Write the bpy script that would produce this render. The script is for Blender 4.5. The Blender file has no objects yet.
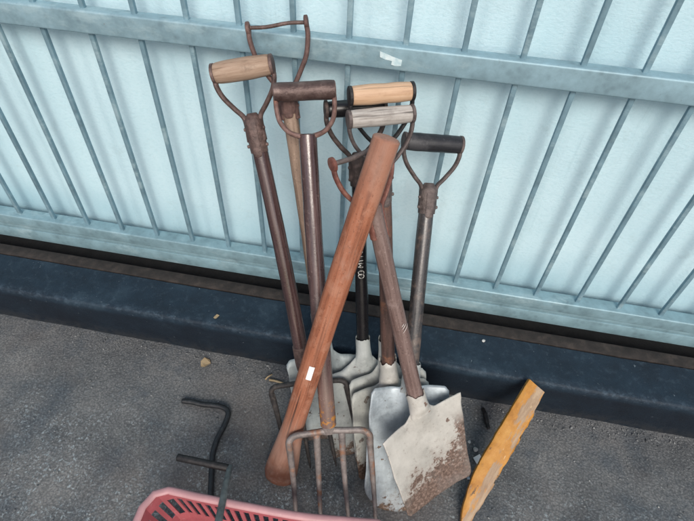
import bpy, bmesh, math, random
from mathutils import Vector, Matrix, noise as mnoise

random.seed(7)
SC = bpy.context.scene
COL = SC.collection
R = math.radians

# ------------------------------------------------------------------ camera
CAM = Vector((0, 0, 1.5))
FPX, PW, PH = 496.77, 694.0, 521.0           # focal length in pixels of the photo
pitch, roll, yaw = 0.8103997, 0.0572055, -0.1361939
_f = Vector((math.sin(yaw) * math.cos(pitch), math.cos(yaw) * math.cos(pitch), -math.sin(pitch)))
_r = Vector((math.cos(yaw), -math.sin(yaw), 0))
_u = _r.cross(_f)
CR = _r * math.cos(roll) + _u * math.sin(roll)
CU = -_r * math.sin(roll) + _u * math.cos(roll)
CF = _f


def ray(x, y):
    return CR * ((x - PW / 2) / FPX) - CU * ((y - PH / 2) / FPX) + CF


def onz(x, y, z=0.0):
    d = ray(x, y)
    return CAM + d * ((z - CAM.z) / d.z)


def ony(x, y, Y):
    d = ray(x, y)
    return CAM + d * ((Y - CAM.y) / d.y)


cam_d = bpy.data.cameras.new("camera")
cam = bpy.data.objects.new("camera", cam_d)
COL.objects.link(cam)
M = Matrix((CR, CU, -CF)).transposed().to_4x4()
M.translation = CAM
cam.matrix_world = M
cam_d.sensor_fit = 'HORIZONTAL'
cam_d.sensor_width = 36
cam_d.lens = FPX / PW * 36
cam_d.clip_start = 0.02
cam_d.clip_end = 200
SC.camera = cam

# ------------------------------------------------------------------ light
SUN_EL, SUN_AZ = 40, 166     # azimuth measured clockwise from +Y: light from behind, to the right
w = bpy.data.worlds.new("World")
SC.world = w
w.use_nodes = True
nt = w.node_tree
sky = nt.nodes.new('ShaderNodeTexSky')
sky.sky_type = 'NISHITA'
sky.sun_disc = False
sky.sun_elevation = R(SUN_EL)
sky.sun_rotation = R(SUN_AZ)
sky.air_density = 1.0
sky.dust_density = 3.0
bg = nt.nodes['Background']
bg.inputs['Strength'].default_value = 0.125
nt.links.new(sky.outputs[0], bg.inputs[0])
sl = bpy.data.lights.new("sun", 'SUN')
so = bpy.data.objects.new("sun", sl)
COL.objects.link(so)
sl.energy = 2.3
sl.angle = R(26)
sl.color = (1.0, 0.95, 0.88)
sdir = Vector((math.sin(R(SUN_AZ)) * math.cos(R(SUN_EL)), math.cos(R(SUN_AZ)) * math.cos(R(SUN_EL)), math.sin(R(SUN_EL))))
so.rotation_euler = sdir.to_track_quat('Z', 'Y').to_euler()
SC.view_settings.view_transform = 'Standard'
SC.view_settings.look = 'None'
SC.view_settings.exposure = 0


# ------------------------------------------------------------------ materials
class Mat:
    """small node-graph builder"""

    def __init__(s, name, seed=0.0):
        s.m = bpy.data.materials.new(name)
        s.m.use_nodes = True
        s.nt = s.m.node_tree
        s.b = s.nt.nodes['Principled BSDF']
        tc = s.nt.nodes.new('ShaderNodeTexCoord')
        mp = s.nt.nodes.new('ShaderNodeMapping')
        mp.inputs['Location'].default_value = (seed * 1.37, seed * 2.11, seed * 0.73)
        s.nt.links.new(tc.outputs['Object'], mp.inputs['Vector'])
        s.co = mp.outputs[0]
        sp = s.nt.nodes.new('ShaderNodeSeparateXYZ')
        s.nt.links.new(tc.outputs['Object'], sp.inputs[0])
        s.x, s.y, s.z = sp.outputs

    def link(s, a, inp):
        if isinstance(a, (int, float)):
            inp.default_value = a
        elif isinstance(a, tuple):
            inp.default_value = a if len(a) == 4 else (*a, 1)
        else:
            s.nt.links.new(a, inp)

    def noise(s, scale, detail=4, rough=0.6, stretch=(1, 1, 1), dist=0.0):
        v = s.co
        if stretch != (1, 1, 1):
            mp = s.nt.nodes.new('ShaderNodeMapping')
            mp.inputs['Scale'].default_value = stretch
            s.nt.links.new(s.co, mp.inputs['Vector'])
            v = mp.outputs[0]
        n = s.nt.nodes.new('ShaderNodeTexNoise')
        n.inputs['Scale'].default_value = scale
        n.inputs['Detail'].default_value = detail
        n.inputs['Roughness'].default_value = rough
        n.inputs['Distortion'].default_value = dist
        s.nt.links.new(v, n.inputs['Vector'])
        return n.outputs[0]

    def voro(s, scale, feature='F1', stretch=(1, 1, 1)):
        mp = s.nt.nodes.new('ShaderNodeMapping')
        mp.inputs['Scale'].default_value = stretch
        s.nt.links.new(s.co, mp.inputs['Vector'])
        n = s.nt.nodes.new('ShaderNodeTexVoronoi')
        n.feature = feature
        n.inputs['Scale'].default_value = scale
        s.nt.links.new(mp.outputs[0], n.inputs['Vector'])
        return n.outputs[0]

    def ramp(s, fac, stops):
        r = s.nt.nodes.new('ShaderNodeValToRGB')
        els = r.color_ramp.elements
        while len(els) < len(stops):
            els.new(0.5)
        for e, (p, c) in zip(els, stops):
            e.position = p
            e.color = (*c, 1) if isinstance(c, tuple) else (c, c, c, 1)
        s.link(fac, r.inputs[0])
        return r.outputs[0]

    def math(s, op, a, b=0.0, clamp=False):
        n = s.nt.nodes.new('ShaderNodeMath')
        n.operation = op
        n.use_clamp = clamp
        s.link(a, n.inputs[0])
        s.link(b, n.inputs[1])
        return n.outputs[0]

    def step(s, v, a, b):
        """smooth 0..1 as v goes a -> b"""
        n = s.nt.nodes.new('ShaderNodeMapRange')
        n.interpolation_type = 'SMOOTHSTEP'
        s.link(v, n.inputs['Value'])
        n.inputs['From Min'].default_value = a
        n.inputs['From Max'].default_value = b
        return n.outputs[0]

    def mix(s, fac, a, b, blend='MIX'):
        n = s.nt.nodes.new('ShaderNodeMix')
        n.data_type = 'RGBA'
        n.blend_type = blend
        s.link(fac, n.inputs[0])
        s.link(a, n.inputs[6])
        s.link(b, n.inputs[7])
        return n.outputs[2]

    def out(s, color, rough=0.6, metal=0.0, bump=None, bump_d=0.002, bump_s=0.6, spec=None):
        s.link(color, s.b.inputs['Base Color'])
        s.link(rough, s.b.inputs['Roughness'])
        s.link(metal, s.b.inputs['Metallic'])
        if spec is not None:
            s.b.inputs['Specular IOR Level'].default_value = spec
        if bump is not None:
            bn = s.nt.nodes.new('ShaderNodeBump')
            bn.inputs['Strength'].default_value = bump_s
            bn.inputs['Distance'].default_value = bump_d
            s.link(bump, bn.inputs['Height'])
            s.nt.links.new(bn.outputs[0], s.b.inputs['Normal'])
        return s.m


def m_shaft(name, dark, mid, light, seed, rough=(0.3, 0.55), wear=0.62, axis='z', extra=None, wearcol=None, flk=0.5, spec=None):
    m = Mat(name, seed)
    st = (1, 1, 0.06) if axis == 'z' else (0.06, 1, 1)
    g = m.noise(90, 5, 0.65, st)
    c = m.ramp(g, [(0.3, dark), (0.52, mid), (0.75, light)])
    blot = m.noise(14, 6, 0.7)
    c = m.mix(m.math('MULTIPLY', m.step(blot, wear - 0.06, wear + 0.06), 0.75), c, wearcol or light)
    sp = m.noise(220, 3, 0.6)
    c = m.mix(m.math('MULTIPLY', m.step(sp, 0.62, 0.74), flk), c, tuple(min(1, k * 1.8 + 0.03) for k in light))
    c = m.mix(m.math('MULTIPLY', m.step(sp, 0.40, 0.30), 0.6), c, tuple(k * 0.35 for k in dark))
    if extra:
        c = extra(m, c)
    rr = m.step(blot, 0.3, 0.7)
    ro = m.math('ADD', m.math('MULTIPLY', rr, rough[1] - rough[0]), rough[0])
    h = m.math('ADD', g, m.math('MULTIPLY', sp, 0.6))
    return m.out(c, ro, 0, h, 0.0011, 0.4, spec)


def m_wood(name, dark, mid, light, seed, axis='x', rough=0.75, crack=0.85):
    m = Mat(name, seed)
    st = (0.05, 1, 1) if axis == 'x' else (1, 1, 0.05)
    g = m.noise(120, 6, 0.7, st, 0.3)
    c = m.ramp(g, [(0.28, dark), (0.45, mid), (0.7, light)])
    cr = m.noise(60, 3, 0.5, (0.03, 1, 1) if axis == 'x' else (1, 1, 0.03))
    crk = m.step(cr, 0.36, 0.30)
    c = m.mix(m.math('MULTIPLY', crk, crack), c, tuple(k * 0.25 for k in dark))
    bl = m.noise(25, 5, 0.7)
    c = m.mix(m.math('MULTIPLY', m.step(bl, 0.52, 0.75), 0.5), c, dark)
    h = m.math('SUBTRACT', g, m.math('MULTIPLY', crk, 1.5))
    return m.out(c, rough, 0, h, 0.0012, 0.6)


def m_rust(name, dark, mid, light, seed, rough=0.65, metal=0.15, scale=60, orange=None):
    m = Mat(name, seed)
    n1 = m.noise(scale, 6, 0.7)
    c = m.ramp(n1, [(0.3, dark), (0.5, mid), (0.72, light)])
    n2 = m.noise(scale * 4, 4, 0.65)
    c = m.mix(m.math('MULTIPLY', m.step(n2, 0.55, 0.72), 0.6), c, dark)
    if orange:
        n3 = m.noise(22, 5, 0.65)
        c = m.mix(m.math('MULTIPLY', m.step(n3, 0.52, 0.66), 0.8), c, orange)
    return m.out(c, m.math('ADD', m.math('MULTIPLY', n2, 0.3), rough - 0.15), metal, m.math('ADD', n1, n2), 0.0018, 0.6)


def m_blade(name, pale, shade, rust, seed, level=0.10, slant=0.0, metal=0.0, rough=0.55, amount=1.0, side=0.0, scratch=0.25):
    """painted or bare sheet steel with rust rising from the cutting edge"""
    m = Mat(name, seed)
    n1 = m.noise(10, 6, 0.65)
    c = m.ramp(n1, [(0.3, shade), (0.62, pale)])
    sc = m.noise(60, 4, 0.7, (1, 1, 0.12))
    c = m.mix(m.math('MULTIPLY', m.step(sc, 0.5, 0.72), scratch), c, tuple(min(1, k * 1.25) for k in pale))
    n2 = m.noise(26, 8, 0.75)
    n3 = m.noise(130, 5, 0.7)
    hgt = m.math('ADD', m.z, m.math('MULTIPLY', m.x, -slant))
    lev = m.math('SUBTRACT', m.math('ADD', hgt, m.math('MULTIPLY', m.math('SUBTRACT', n2, 0.5), -0.34)), level)
    lev = m.math('ADD', lev, m.math('MULTIPLY', m.math('SUBTRACT', n3, 0.5), 0.05))
    mask = m.step(lev, 0.006, -0.006)
    if side:
        sx = m.math('ADD', m.math('SUBTRACT', m.x, side), m.math('MULTIPLY', m.math('SUBTRACT', n2, 0.5), 0.12))
        mask = m.math('MAXIMUM', mask, m.math('MULTIPLY', m.step(sx, -0.004, 0.006), m.step(m.z, 0.24, 0.17)))
    pits = m.step(m.noise(36, 3, 0.5), 0.675, 0.70)
    mask = m.math('MULTIPLY', m.math('MAXIMUM', mask, pits), amount, True)
    rc = m.ramp(n3, [(0.3, tuple(k * 0.4 for k in rust)), (0.5, rust), (0.7, tuple(min(1, k * 1.9 + 0.05) for k in rust))])
    rc = m.mix(m.math('MULTIPLY', m.step(n1, 0.5, 0.68), 0.4), rc, tuple(k * 0.6 + 0.12 for k in rust))
    halo = m.math('MULTIPLY', m.step(lev, 0.05, 0.0), m.math('MULTIPLY', amount, 0.55))
    c = m.mix(halo, c, tuple(rust[i] * 0.9 + pale[i] * 0.35 for i in range(3)))
    keep = m.math('MULTIPLY', m.step(m.noise(75, 6, 0.75), 0.58, 0.64), m.step(m.z, 0.0, 0.10))
    mask = m.math('MULTIPLY', mask, m.math('SUBTRACT', 1.0, m.math('MULTIPLY', keep, 0.75)))
    c = m.mix(mask, c, rc)
    gr = m.math('MULTIPLY', m.step(m.noise(9, 6, 0.72), 0.46, 0.68), 0.5)
    c = m.mix(gr, c, tuple(k * 0.55 for k in shade))
    sp = m.math('MULTIPLY', m.step(m.noise(95, 6, 0.75), 0.57, 0.68), 0.5)
    c = m.mix(sp, c, tuple(k * 0.8 + shade[i] * 0.25 for i, k in enumerate(rust)))
    h = m.math('ADD', m.math('MULTIPLY', mask, m.math('SUBTRACT', n3, 0.7)), m.math('MULTIPLY', sc, 0.25))
    ro = m.math('ADD', m.math('MULTIPLY', mask, 0.35), rough)
    return m.out(c, ro, m.math('MULTIPLY', m.math('SUBTRACT', 1.0, mask), metal), h, 0.0015, 0.6)


# ------------------------------------------------------------------ mesh helpers
def link_mesh(name, bm, mat, parent=None, smooth=True, angle=40):
    bmesh.ops.recalc_face_normals(bm, faces=bm.faces[:])
    me = bpy.data.meshes.new(name)
    bm.to_mesh(me)
    bm.free()
    if smooth:
        for p in me.polygons:
            p.use_smooth = True
        me.set_sharp_from_angle(angle=R(angle))
    o = bpy.data.objects.new(name, me)
    COL.objects.link(o)
    me.materials.append(mat)
    if parent:
        o.parent = parent
    return o


def thing(name, label, cat, mat4=None, group=None):
    o = bpy.data.objects.new(name, None)
    o.empty_display_size = 0.05
    COL.objects.link(o)
    if mat4 is not None:
        o.matrix_world = mat4
    tag(o, label, cat, group)
    return o


def tag(o, label, cat, group=None):
    o['label'] = label
    o['category'] = cat
    if group:
        o['group'] = group
    return o


def tube(bm, pts, rad, seg=16, side=None, round_ends=0.0):
    """swept ellipse. rad: list/func of r or (rn, rs); rs measured along `side`"""
    pts = [Vector(p) for p in pts]
    n = len(pts)
    if not isinstance(rad, (list, tuple)) or (isinstance(rad, tuple)):
        rad = [rad] * n
    rings = []
    prev = None
    for i, p in enumerate(pts):
        t = (pts[min(i + 1, n - 1)] - pts[max(i - 1, 0)]).normalized()
        if side is not None:
            s = Vector(side)
            s = (s - t * s.dot(t)).normalized()
        elif prev is None:
            s = t.orthogonal().normalized()
        else:
            s = (prev - t * prev.dot(t)).normalized()
        prev = s
        nn = s.cross(t).normalized()
        rn, rs = rad[i] if isinstance(rad[i], tuple) else (rad[i], rad[i])
        rings.append([bm.verts.new(p + nn * (rn * math.cos(2 * math.pi * k / seg)) + s * (rs * math.sin(2 * math.pi * k / seg))) for k in range(seg)])
    for a, b in zip(rings, rings[1:]):
        for k in range(seg):
            bm.faces.new((a[k], a[(k + 1) % seg], b[(k + 1) % seg], b[k]))
    for ring, sgn in ((rings[0], -1), (rings[-1], 1)):
        if round_ends:
            c = sum((v.co for v in ring), Vector()) / seg
            t = (pts[-1] - pts[-2]).normalized() if sgn > 0 else (pts[0] - pts[1]).normalized()
            last = ring
            for f, h in ((0.92, 0.4), (0.7, 0.75), (0.35, 0.95)):
                new = [bm.verts.new(c + (v.co - c) * f + t * (round_ends * h)) for v in ring]
                for k in range(seg):
                    bm.faces.new((last[k], last[(k + 1) % seg], new[(k + 1) % seg], new[k]))
                last = new
            bm.faces.new(last)
        else:
            bm.faces.new(ring)
    return rings


def curve_pts(ctrl, n=8):
    """Catmull-Rom through the control points"""
    P = [Vector(c) for c in ctrl]
    P = [P[0] * 2 - P[1]] + P + [P[-1] * 2 - P[-2]]
    out = []
    for i in range(1, len(P) - 2):
        a, b, c, d = P[i - 1:i + 3]
        for k in range(n):
            t = k / n
            out.append(0.5 * (2 * b + (c - a) * t + (2 * a - 5 * b + 4 * c - d) * t * t + (3 * b - a - 3 * c + d) * t ** 3))
    out.append(P[-2])
    return out


def box(bm, lo, hi, bev=0.0, seg=2):
    lo, hi = Vector(lo), Vector(hi)
    r = bmesh.ops.create_cube(bm, size=1.0)
    vs = r['verts']
    for v in vs:
        v.co = Vector(((lo[i] + hi[i]) / 2 + v.co[i] * (hi[i] - lo[i]) for i in range(3)))
    if bev:
        es = list({e for v in vs for e in v.link_edges})
        bmesh.ops.bevel(bm, geom=es, offset=bev, segments=seg, affect='EDGES', profile=0.5)


def sm(a, b, x):
    t = max(0.0, min(1.0, (x - a) / (b - a)))
    return t * t * (3 - 2 * t)


def frame(top, bot, psi):
    """tool axes: z up the shaft, x along the grip, y away from the viewer"""
    z = (top - bot).normalized()
    x = Vector((math.cos(R(psi)), math.sin(R(psi)), 0))
    x = (x - z * x.dot(z)).normalized()
    y = z.cross(x)
    m = Matrix((x, y, z)).transposed().to_4x4()
    m.translation = bot
    return m, (top - bot).length


# ------------------------------------------------------------------ tool parts
def wob(v, amp, sc, seed):
    return mnoise.noise(v * sc + Vector((seed * 3.1, seed * 1.7, seed * 0.9))) * amp


def add_shaft(root, z0, z1, r0, r1, mat, seed, bend=0.004, name='shaft', oval=1.0):
    bm = bmesh.new()
    n = 40
    pts, rad = [], []
    for i in range(n + 1):
        t = i / n
        z = z0 + (z1 - z0) * t
        e = math.sin(math.pi * t)
        pts.append((bend * e * math.sin(seed), bend * e * math.cos(seed), z))
        r = r0 + (r1 - r0) * t + wob(Vector((0, 0, z)), 0.0009, 14, seed)
        rad.append((r, r * oval))
    tube(bm, pts, rad, 28, side=(0, 1, 0), round_ends=0.003)
    return link_mesh(name, bm, mat, root)


def add_grip(root, top, hw, r, mat, bulge=0.12, seed=1, taper=0.004, rend=0.004):
    bm = bmesh.new()
    n = 20
    pts, rad = [], []
    for i in range(n + 1):
        t = i / n
        x = -hw + 2 * hw * t
        e = math.sin(math.pi * t) ** 0.6
        pts.append((x, 0, top))
        rad.append(r * (1 - bulge + bulge * e) + wob(Vector((x, 0, 0)), 0.0012, 30, seed))
    tube(bm, pts, rad, 28, side=(0, 1, 0), round_ends=rend)
    return link_mesh('grip', bm, mat, root)


def add_yoke(root, top, hw, rs, mat, h=0.105, sleeve=0.09, rn=0.005, rw=0.0085, eye=0.018, style='Y', rod=None, rodmat=None, lop=0.0, eyet=0.005):
    """steel strap frame of a D handle: two eyes, two arms, sleeve on the shaft"""
    bm = bmesh.new()
    for s in (-1, 1):
        ex = hw + 0.004
        up = lop if s > 0 else 0
        # eye: flattened disc round the end of the grip
        tube(bm, [((ex - eyet * 0.6) * s, 0, top), ((ex + eyet * 0.6) * s, 0, top)], (eye, eye * 0.95), 22, side=(0, 1, 0), round_ends=0.0025)
        if style == 'Y':
            c = [(ex * s, 0, top - eye * 0.3), (ex * 1.0 * s, 0, top - 0.028), (ex * 0.86 * s, 0, top - h * 0.52),
                 (ex * 0.55 * s, 0, top - h * 0.80), (rs * 1.05 * s, 0.0, top - h * 1.02), (rs * 0.9 * s, 0.0, top - h * 1.3), (rs * 0.9 * s, 0, top - h * 1.55)]
        else:
            c = [(ex * s, 0, top - eye * 0.3), (ex * 1.0 * s, 0, top - 0.035), (ex * 0.92 * s, 0, top - 0.062),
                 (ex * 0.66 * s, 0, top - h * 0.86), (ex * 0.3 * s, 0, top - h * 0.97), (-0.004 * s, 0, top - h)]
        pts = curve_pts(c, 7)
        n = len(pts)
        rad = [(rn * (1.0 + 0.25 * sm(0.6, 1, i / n)), rw * (1.0 + 0.35 * sm(0.5, 1, i / n))) for i in range(n)]
        tube(bm, pts, rad, 12, side=(0, 1, 0), round_ends=0.002)
    if sleeve:
        z1 = top - h * 0.98
        z0 = z1 - sleeve
        k = 9
        tube(bm, [(0, 0, z1 + 0.004), (0, 0, z1 - 0.004)] + [(0, 0, z1 - 0.012 - (z1 - 0.012 - z0) * i / k) for i in range(k + 1)],
             [rs * 0.62, rs * 0.9] + [rs + 0.0042 - 0.0022 * i / k for i in range(k + 1)], 26, round_ends=0.001)
        # front tongue with a rounded foot
        tube(bm, curve_pts([(0, -rs * 0.7, z1 - 0.004), (0, -rs - 0.0022, z1 - 0.022), (0, -rs - 0.0025, z0 + 0.03), (0, -rs - 0.0012, z0 - 0.002)], 5),
             (0.0105, 0.0026), 14, side=(0, 1, 0), round_ends=0.008)
    o = link_mesh('handle_frame', bm, mat, root)
    if sleeve:
        for zz in (z1 - 0.03, z0 + 0.016):
            for s in (-1, 1):
                b2 = bmesh.new()
                tube(b2, [((rs + 0.001) * s, -0.004, zz), ((rs + 0.0052) * s, -0.004, zz)], 0.004, 10, round_ends=0.0018)
                link_mesh('rivet', b2, mat, o)
    if rod:
        b3 = bmesh.new()
        pts = [(x * (hw + 0.004), 0, top + 0.0015 * math.sin(x * 4)) for x in [i / 10 * 2 - 1 for i in range(11)]]
        tube(b3, pts, rod, 12, round_ends=0.004)
        link_mesh('grip_rod', b3, rodmat or mat, root)
    return o


def add_blade(root, L, Wt, Wb, mat, smat, rs, depth=0.022, rnd=0.0, flare=0.05, tread=0.012, seed=1, curl=0.018, sock=0.10, lipcol=None, jag=0.004, bow=0.006, ridge=0.02, socklow=0.035, fw=0.48, crisp=False):
    bm = bmesh.new()
    nu, nv = 48, 44
    g = []
    for j in range(nv + 1):
        v = j / nv
        row = []
        for i in range(nu + 1):
            uu = -1 + 2 * i / nu
            u = math.copysign(abs(uu) ** 0.92, uu)
            a = abs(u)
            W = Wb + (Wt - Wb) * v
            # rounded top corners, outline of the cutting edge
            zt = L + flare * (1 - sm(0.05, fw, a)) - (0.002 if crisp else 0.012) * sm(0.9, 1.0, a)
            zb = rnd * (1 - math.sqrt(max(0.0, 1 - (a * 0.985) ** 2))) + bow * a * a - 0.0 + (0.012 * sm(0.93, 1.0, a) if not rnd else 0)
            z = zb + (zt - zb) * v
            x = u * W / 2
            y = -depth * a ** 2.3 * (0.55 + 0.45 * v)
            y += -curl * (1 - v) ** 2
            y -= ridge * math.exp(-(x / (rs * (1.15 + 2.2 * (1 - v)))) ** 2) * sm(0.62, 1.0, v)
            y += tread * sm(0.955, 1.0, v) * sm(0.3, 0.5, a)
            p = Vector((x, y, z))
            p.y += wob(p, 0.0035, 9, seed) + wob(p, 0.0012, 30, seed + 3)
            e = (1 - v) ** 8
            p.z += e * wob(p, 0.005, 28, seed + 7)
            if crisp and u > 0:
                p.y += -0.006 * sm(0.93, 1.0, a) * sm(0.9, 1.0, v)
                p.z += 0.008 * sm(0.9, 1.0, a) * sm(0.9, 1.0, v)
            se = sm(0.9, 1.0, a)
            p.x += se * wob(p, 0.003, 24, seed + 5)
            row.append(bm.verts.new(p))
        g.append(row)
    for j in range(nv):
        for i in range(nu):
            bm.faces.new((g[j][i], g[j][i + 1], g[j + 1][i + 1], g[j + 1][i]))
    o = link_mesh('blade', bm, mat, root, angle=60)
    so_ = o.modifiers.new('thickness', 'SOLIDIFY')
    so_.thickness = 0.0026
    so_.offset = 0
    # socket: rolled sheet cone gripping the shaft, ragged painted top
    bm = bmesh.new()
    z0 = L + flare - socklow
    z1 = L + flare + sock
    n, seg = 14, 64
    rings = []
    for i in range(n + 1):
        t = i / n
        z = z0 + (z1 - z0) * t
        rx = rs * 1.5 * (1 - sm(0, 0.7, t)) + (rs + 0.0032) * sm(0, 0.7, t)
        ry = rs * 0.5 * (1 - sm(0, 0.45, t)) + (rs + 0.0032) * sm(0, 0.45, t)
        ring = []
        for k in range(seg):
            a = 2 * math.pi * k / seg
            p = Vector((rx * math.cos(a), ry * math.sin(a), z))
            p.y -= ridge * 0.35 * (1 - t)
            d = wob(p, 0.0016, 30, seed)
            p.x += d * math.cos(a)
            p.y += d * math.sin(a)
            if i == n:
                p.z += jag * (mnoise.noise(Vector((math.cos(a) * 1.6, math.sin(a) * 1.6, seed))) * 1.3 + mnoise.noise(Vector((math.cos(a) * 3.2, math.sin(a) * 3.2, seed + 4))) * 0.8)
            ring.append(bm.verts.new(p))
        rings.append(ring)
    for a, b in zip(rings, rings[1:]):
        for k in range(seg):
            bm.faces.new((a[k], a[(k + 1) % seg], b[(k + 1) % seg], b[k]))
    inner = [bm.verts.new(Vector((v.co.x * 0.9, v.co.y * 0.9, v.co.z - 0.002))) for v in rings[-1]]
    for k in range(seg):
        bm.faces.new((rings[-1][k], rings[-1][(k + 1) % seg], inner[(k + 1) % seg], inner[k]))
    s = link_mesh('socket', bm, smat, root, angle=50)
    return o, s


def add_fork(root, L, W, mat, rs, tw=0.02, tt=0.009, ferr=None, ferr_mat=None, curve=0.02, barw=0.010, shoulder=0.02):
    """head of a digging fork: crossbar with rounded shoulders and four flat tapering tines"""
    bm = bmesh.new()
    hw = W / 2
    tube(bm, curve_pts([(-hw, 0, L - shoulder - 0.012), (-hw * 0.985, 0, L - shoulder * 0.6), (-hw + shoulder * 0.65, 0, L - 0.003), (-hw * 0.5, 0, L), (0, 0, L + 0.004), (hw * 0.5, 0, L),
                        (hw - shoulder * 0.65, 0, L - 0.003), (hw * 0.985, 0, L - shoulder * 0.6), (hw, 0, L - shoulder - 0.012)], 7), (barw, 0.0075), 12, side=(0, 1, 0))
    # tang: neck of the head running up into the ferrule
    tube(bm, [(0, 0, L - 0.004), (0, 0, L + 0.02), (0, 0, L + 0.06)], [(0.019, 0.008), (rs * 0.95, 0.012), (rs * 0.98, rs * 0.9)], 18, side=(0, 1, 0))
    o = link_mesh('crossbar', bm, mat, root)
    for k, xx in enumerate((-hw, -hw / 3, hw / 3, hw)):
        b = bmesh.new()
        top = L - (shoulder if k in (0, 3) else 0.004)
        n = 16
        pts, rad = [], []
        for i in range(n + 1):
            t = i / n
            pts.append((xx + 0.003 * math.sin(t * 3 + k * 2), -curve * (t ** 1.4) + curve * 0.9 * math.sin(math.pi * t) * 0.3, top * (1 - t)))
            wv = tw * (0.5 - 0.26 * t) if t < 0.9 else tw * 0.266 * (1 - (t - 0.9) * 6.5)
            rad.append((max(wv, 0.0016), max(tt * (0.5 - 0.2 * t), 0.0015)))
        tube(b, pts, rad, 12, side=(0, 1, 0), round_ends=0.002)
        link_mesh('tine', b, mat, root)
    if ferr:
        b = bmesh.new()
        tube(b, [(0, 0, L + 0.03), (0, 0, L + 0.05), (0, 0, L + ferr * 0.6), (0, 0, L + ferr)], [rs * 0.9, rs + 0.002, rs + 0.003, rs + 0.002], 24, round_ends=0.001)
        link_mesh('ferrule', b, ferr_mat, root)
    return o


# ------------------------------------------------------------------ SETTING
def ground_mat():
    m = Mat('asphalt', 3)
    n1 = m.noise(5, 6, 0.65)
    c = m.ramp(n1, [(0.3, (0.084, 0.089, 0.093)), (0.5, (0.142, 0.147, 0.149)), (0.72, (0.215, 0.214, 0.208))])
    fine = m.noise(170, 5, 0.75)
    c = m.mix(m.math('MULTIPLY', m.step(fine, 0.44, 0.31), 0.6), c, (0.025, 0.031, 0.038))
    c = m.mix(m.math('MULTIPLY', m.step(fine, 0.53, 0.66), 0.7), c, (0.31, 0.325, 0.33))
    # spatter of pale paint, thicker towards the viewer
    band = m.step(m.y, 0.75, 0.45)
    sp = m.noise(95, 4, 0.75, dist=0.6)
    pt = m.noise(9, 4, 0.6)
    msk = m.math('MULTIPLY', m.step(sp, 0.545, 0.61), m.math('MULTIPLY', m.step(pt, 0.38, 0.56), band))
    c = m.mix(m.math('MULTIPLY', msk, 0.7), c, (0.42, 0.5, 0.53))
    blue = m.math('MULTIPLY', m.step(m.noise(6, 8, 0.72), 0.46, 0.66), 0.4)
    c = m.mix(blue, c, (0.035, 0.062, 0.09))
    st_ = m.voro(150)
    c = m.mix(m.math('MULTIPLY', m.step(st_, 0.38, 0.66), 0.35), c, (0.03, 0.036, 0.042))
    peb = m.voro(55)
    far = m.math('MULTIPLY', m.step(peb, 0.16, 0.10), 0.5)
    c = m.mix(m.math('MULTIPLY', far, m.step(m.noise(30, 2), 0.5, 0.6)), c, (0.3, 0.3, 0.28))
    damp = m.math('MULTIPLY', m.step(m.noise(2.3, 3), 0.5, 0.66), 0.35)
    c = m.mix(damp, c, (0.11, 0.085, 0.075))
    h = m.math('SUBTRACT', m.math('ADD', m.math('MULTIPLY', fine, 1.0), m.math('MULTIPLY', n1, 0.6)), m.math('MULTIPLY', st_, 0.6))
    return m.out(c, m.math('ADD', m.math('MULTIPLY', n1, 0.3), 0.6), 0, h, 0.004, 0.6, spec=0.3)


bm = bmesh.new()
NX, NY = 180, 150
vs = [[None] * (NX + 1) for _ in range(NY + 1)]
for j in range(NY + 1):
    for i in range(NX + 1):
        x = -1.5 + 3.0 * i / NX
        y = -0.6 + 2.5 * j / NY
        p = Vector((x, y, 0))
        z = mnoise.fractal(p * 9, 1.0, 2.0, 4) * 0.0016 - 0.001
        vs[j][i] = bm.verts.new((x, y, z))
for j in range(NY):
    for i in range(NX):
        bm.faces.new((vs[j][i], vs[j][i + 1], vs[j + 1][i + 1], vs[j + 1][i]))
rim = [(-1.5, -0.6), (1.5, -0.6), (1.5, 1.9), (-1.5, 1.9)]
far = [(-60, -60), (60, -60), (60, 60), (-60, 60)]
ro_ = [bm.verts.new((x, y, -0.003)) for x, y in rim]
fo_ = [bm.verts.new((x, y, -0.003)) for x, y in far]
for k in range(4):
    bm.faces.new((ro_[k], ro_[(k + 1) % 4], fo_[(k + 1) % 4], fo_[k]))
g = link_mesh('ground', bm, ground_mat())
for p in g.data.polygons:
    pass
g['kind'] = 'structure'


def kerb_mat():
    m = Mat('navy_paint', 5)
    n = m.noise(6, 6, 0.7)
    c = m.ramp(n, [(0.3, (0.007, 0.013, 0.022)), (0.55, (0.012, 0.025, 0.041)), (0.75, (0.028, 0.05, 0.072))])
    d = m.noise(38, 7, 0.75)
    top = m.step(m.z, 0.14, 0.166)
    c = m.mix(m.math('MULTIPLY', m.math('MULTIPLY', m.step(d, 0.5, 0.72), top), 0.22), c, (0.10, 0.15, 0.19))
    chips = m.step(m.noise(70, 4, 0.7), 0.685, 0.71)
    c = m.mix(m.math('MULTIPLY', chips, 0.5), c, (0.28, 0.34, 0.38))
    ed = m.math('MULTIPLY', m.step(m.y, 0.905, 0.882), m.math('MULTIPLY', top, m.step(m.noise(45, 5, 0.8), 0.46, 0.66)))
    c = m.mix(m.math('MULTIPLY', ed, 0.25), c, (0.12, 0.18, 0.24))
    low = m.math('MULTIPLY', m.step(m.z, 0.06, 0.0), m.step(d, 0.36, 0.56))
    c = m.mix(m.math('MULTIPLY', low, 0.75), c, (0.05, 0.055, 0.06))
    fr = m.step(m.z, 0.15, 0.13)  # front face darkened in the colour, standing in for its lack of light
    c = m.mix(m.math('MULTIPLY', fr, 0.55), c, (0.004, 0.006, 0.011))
    return m.out(c, m.math('ADD', m.math('MULTIPLY', d, 0.35), 0.45), 0, m.math('ADD', m.math('ADD', d, n), m.math('MULTIPLY', m.noise(160, 4, 0.7), 0.8)), 0.003, 0.5, spec=0.3)


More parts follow.
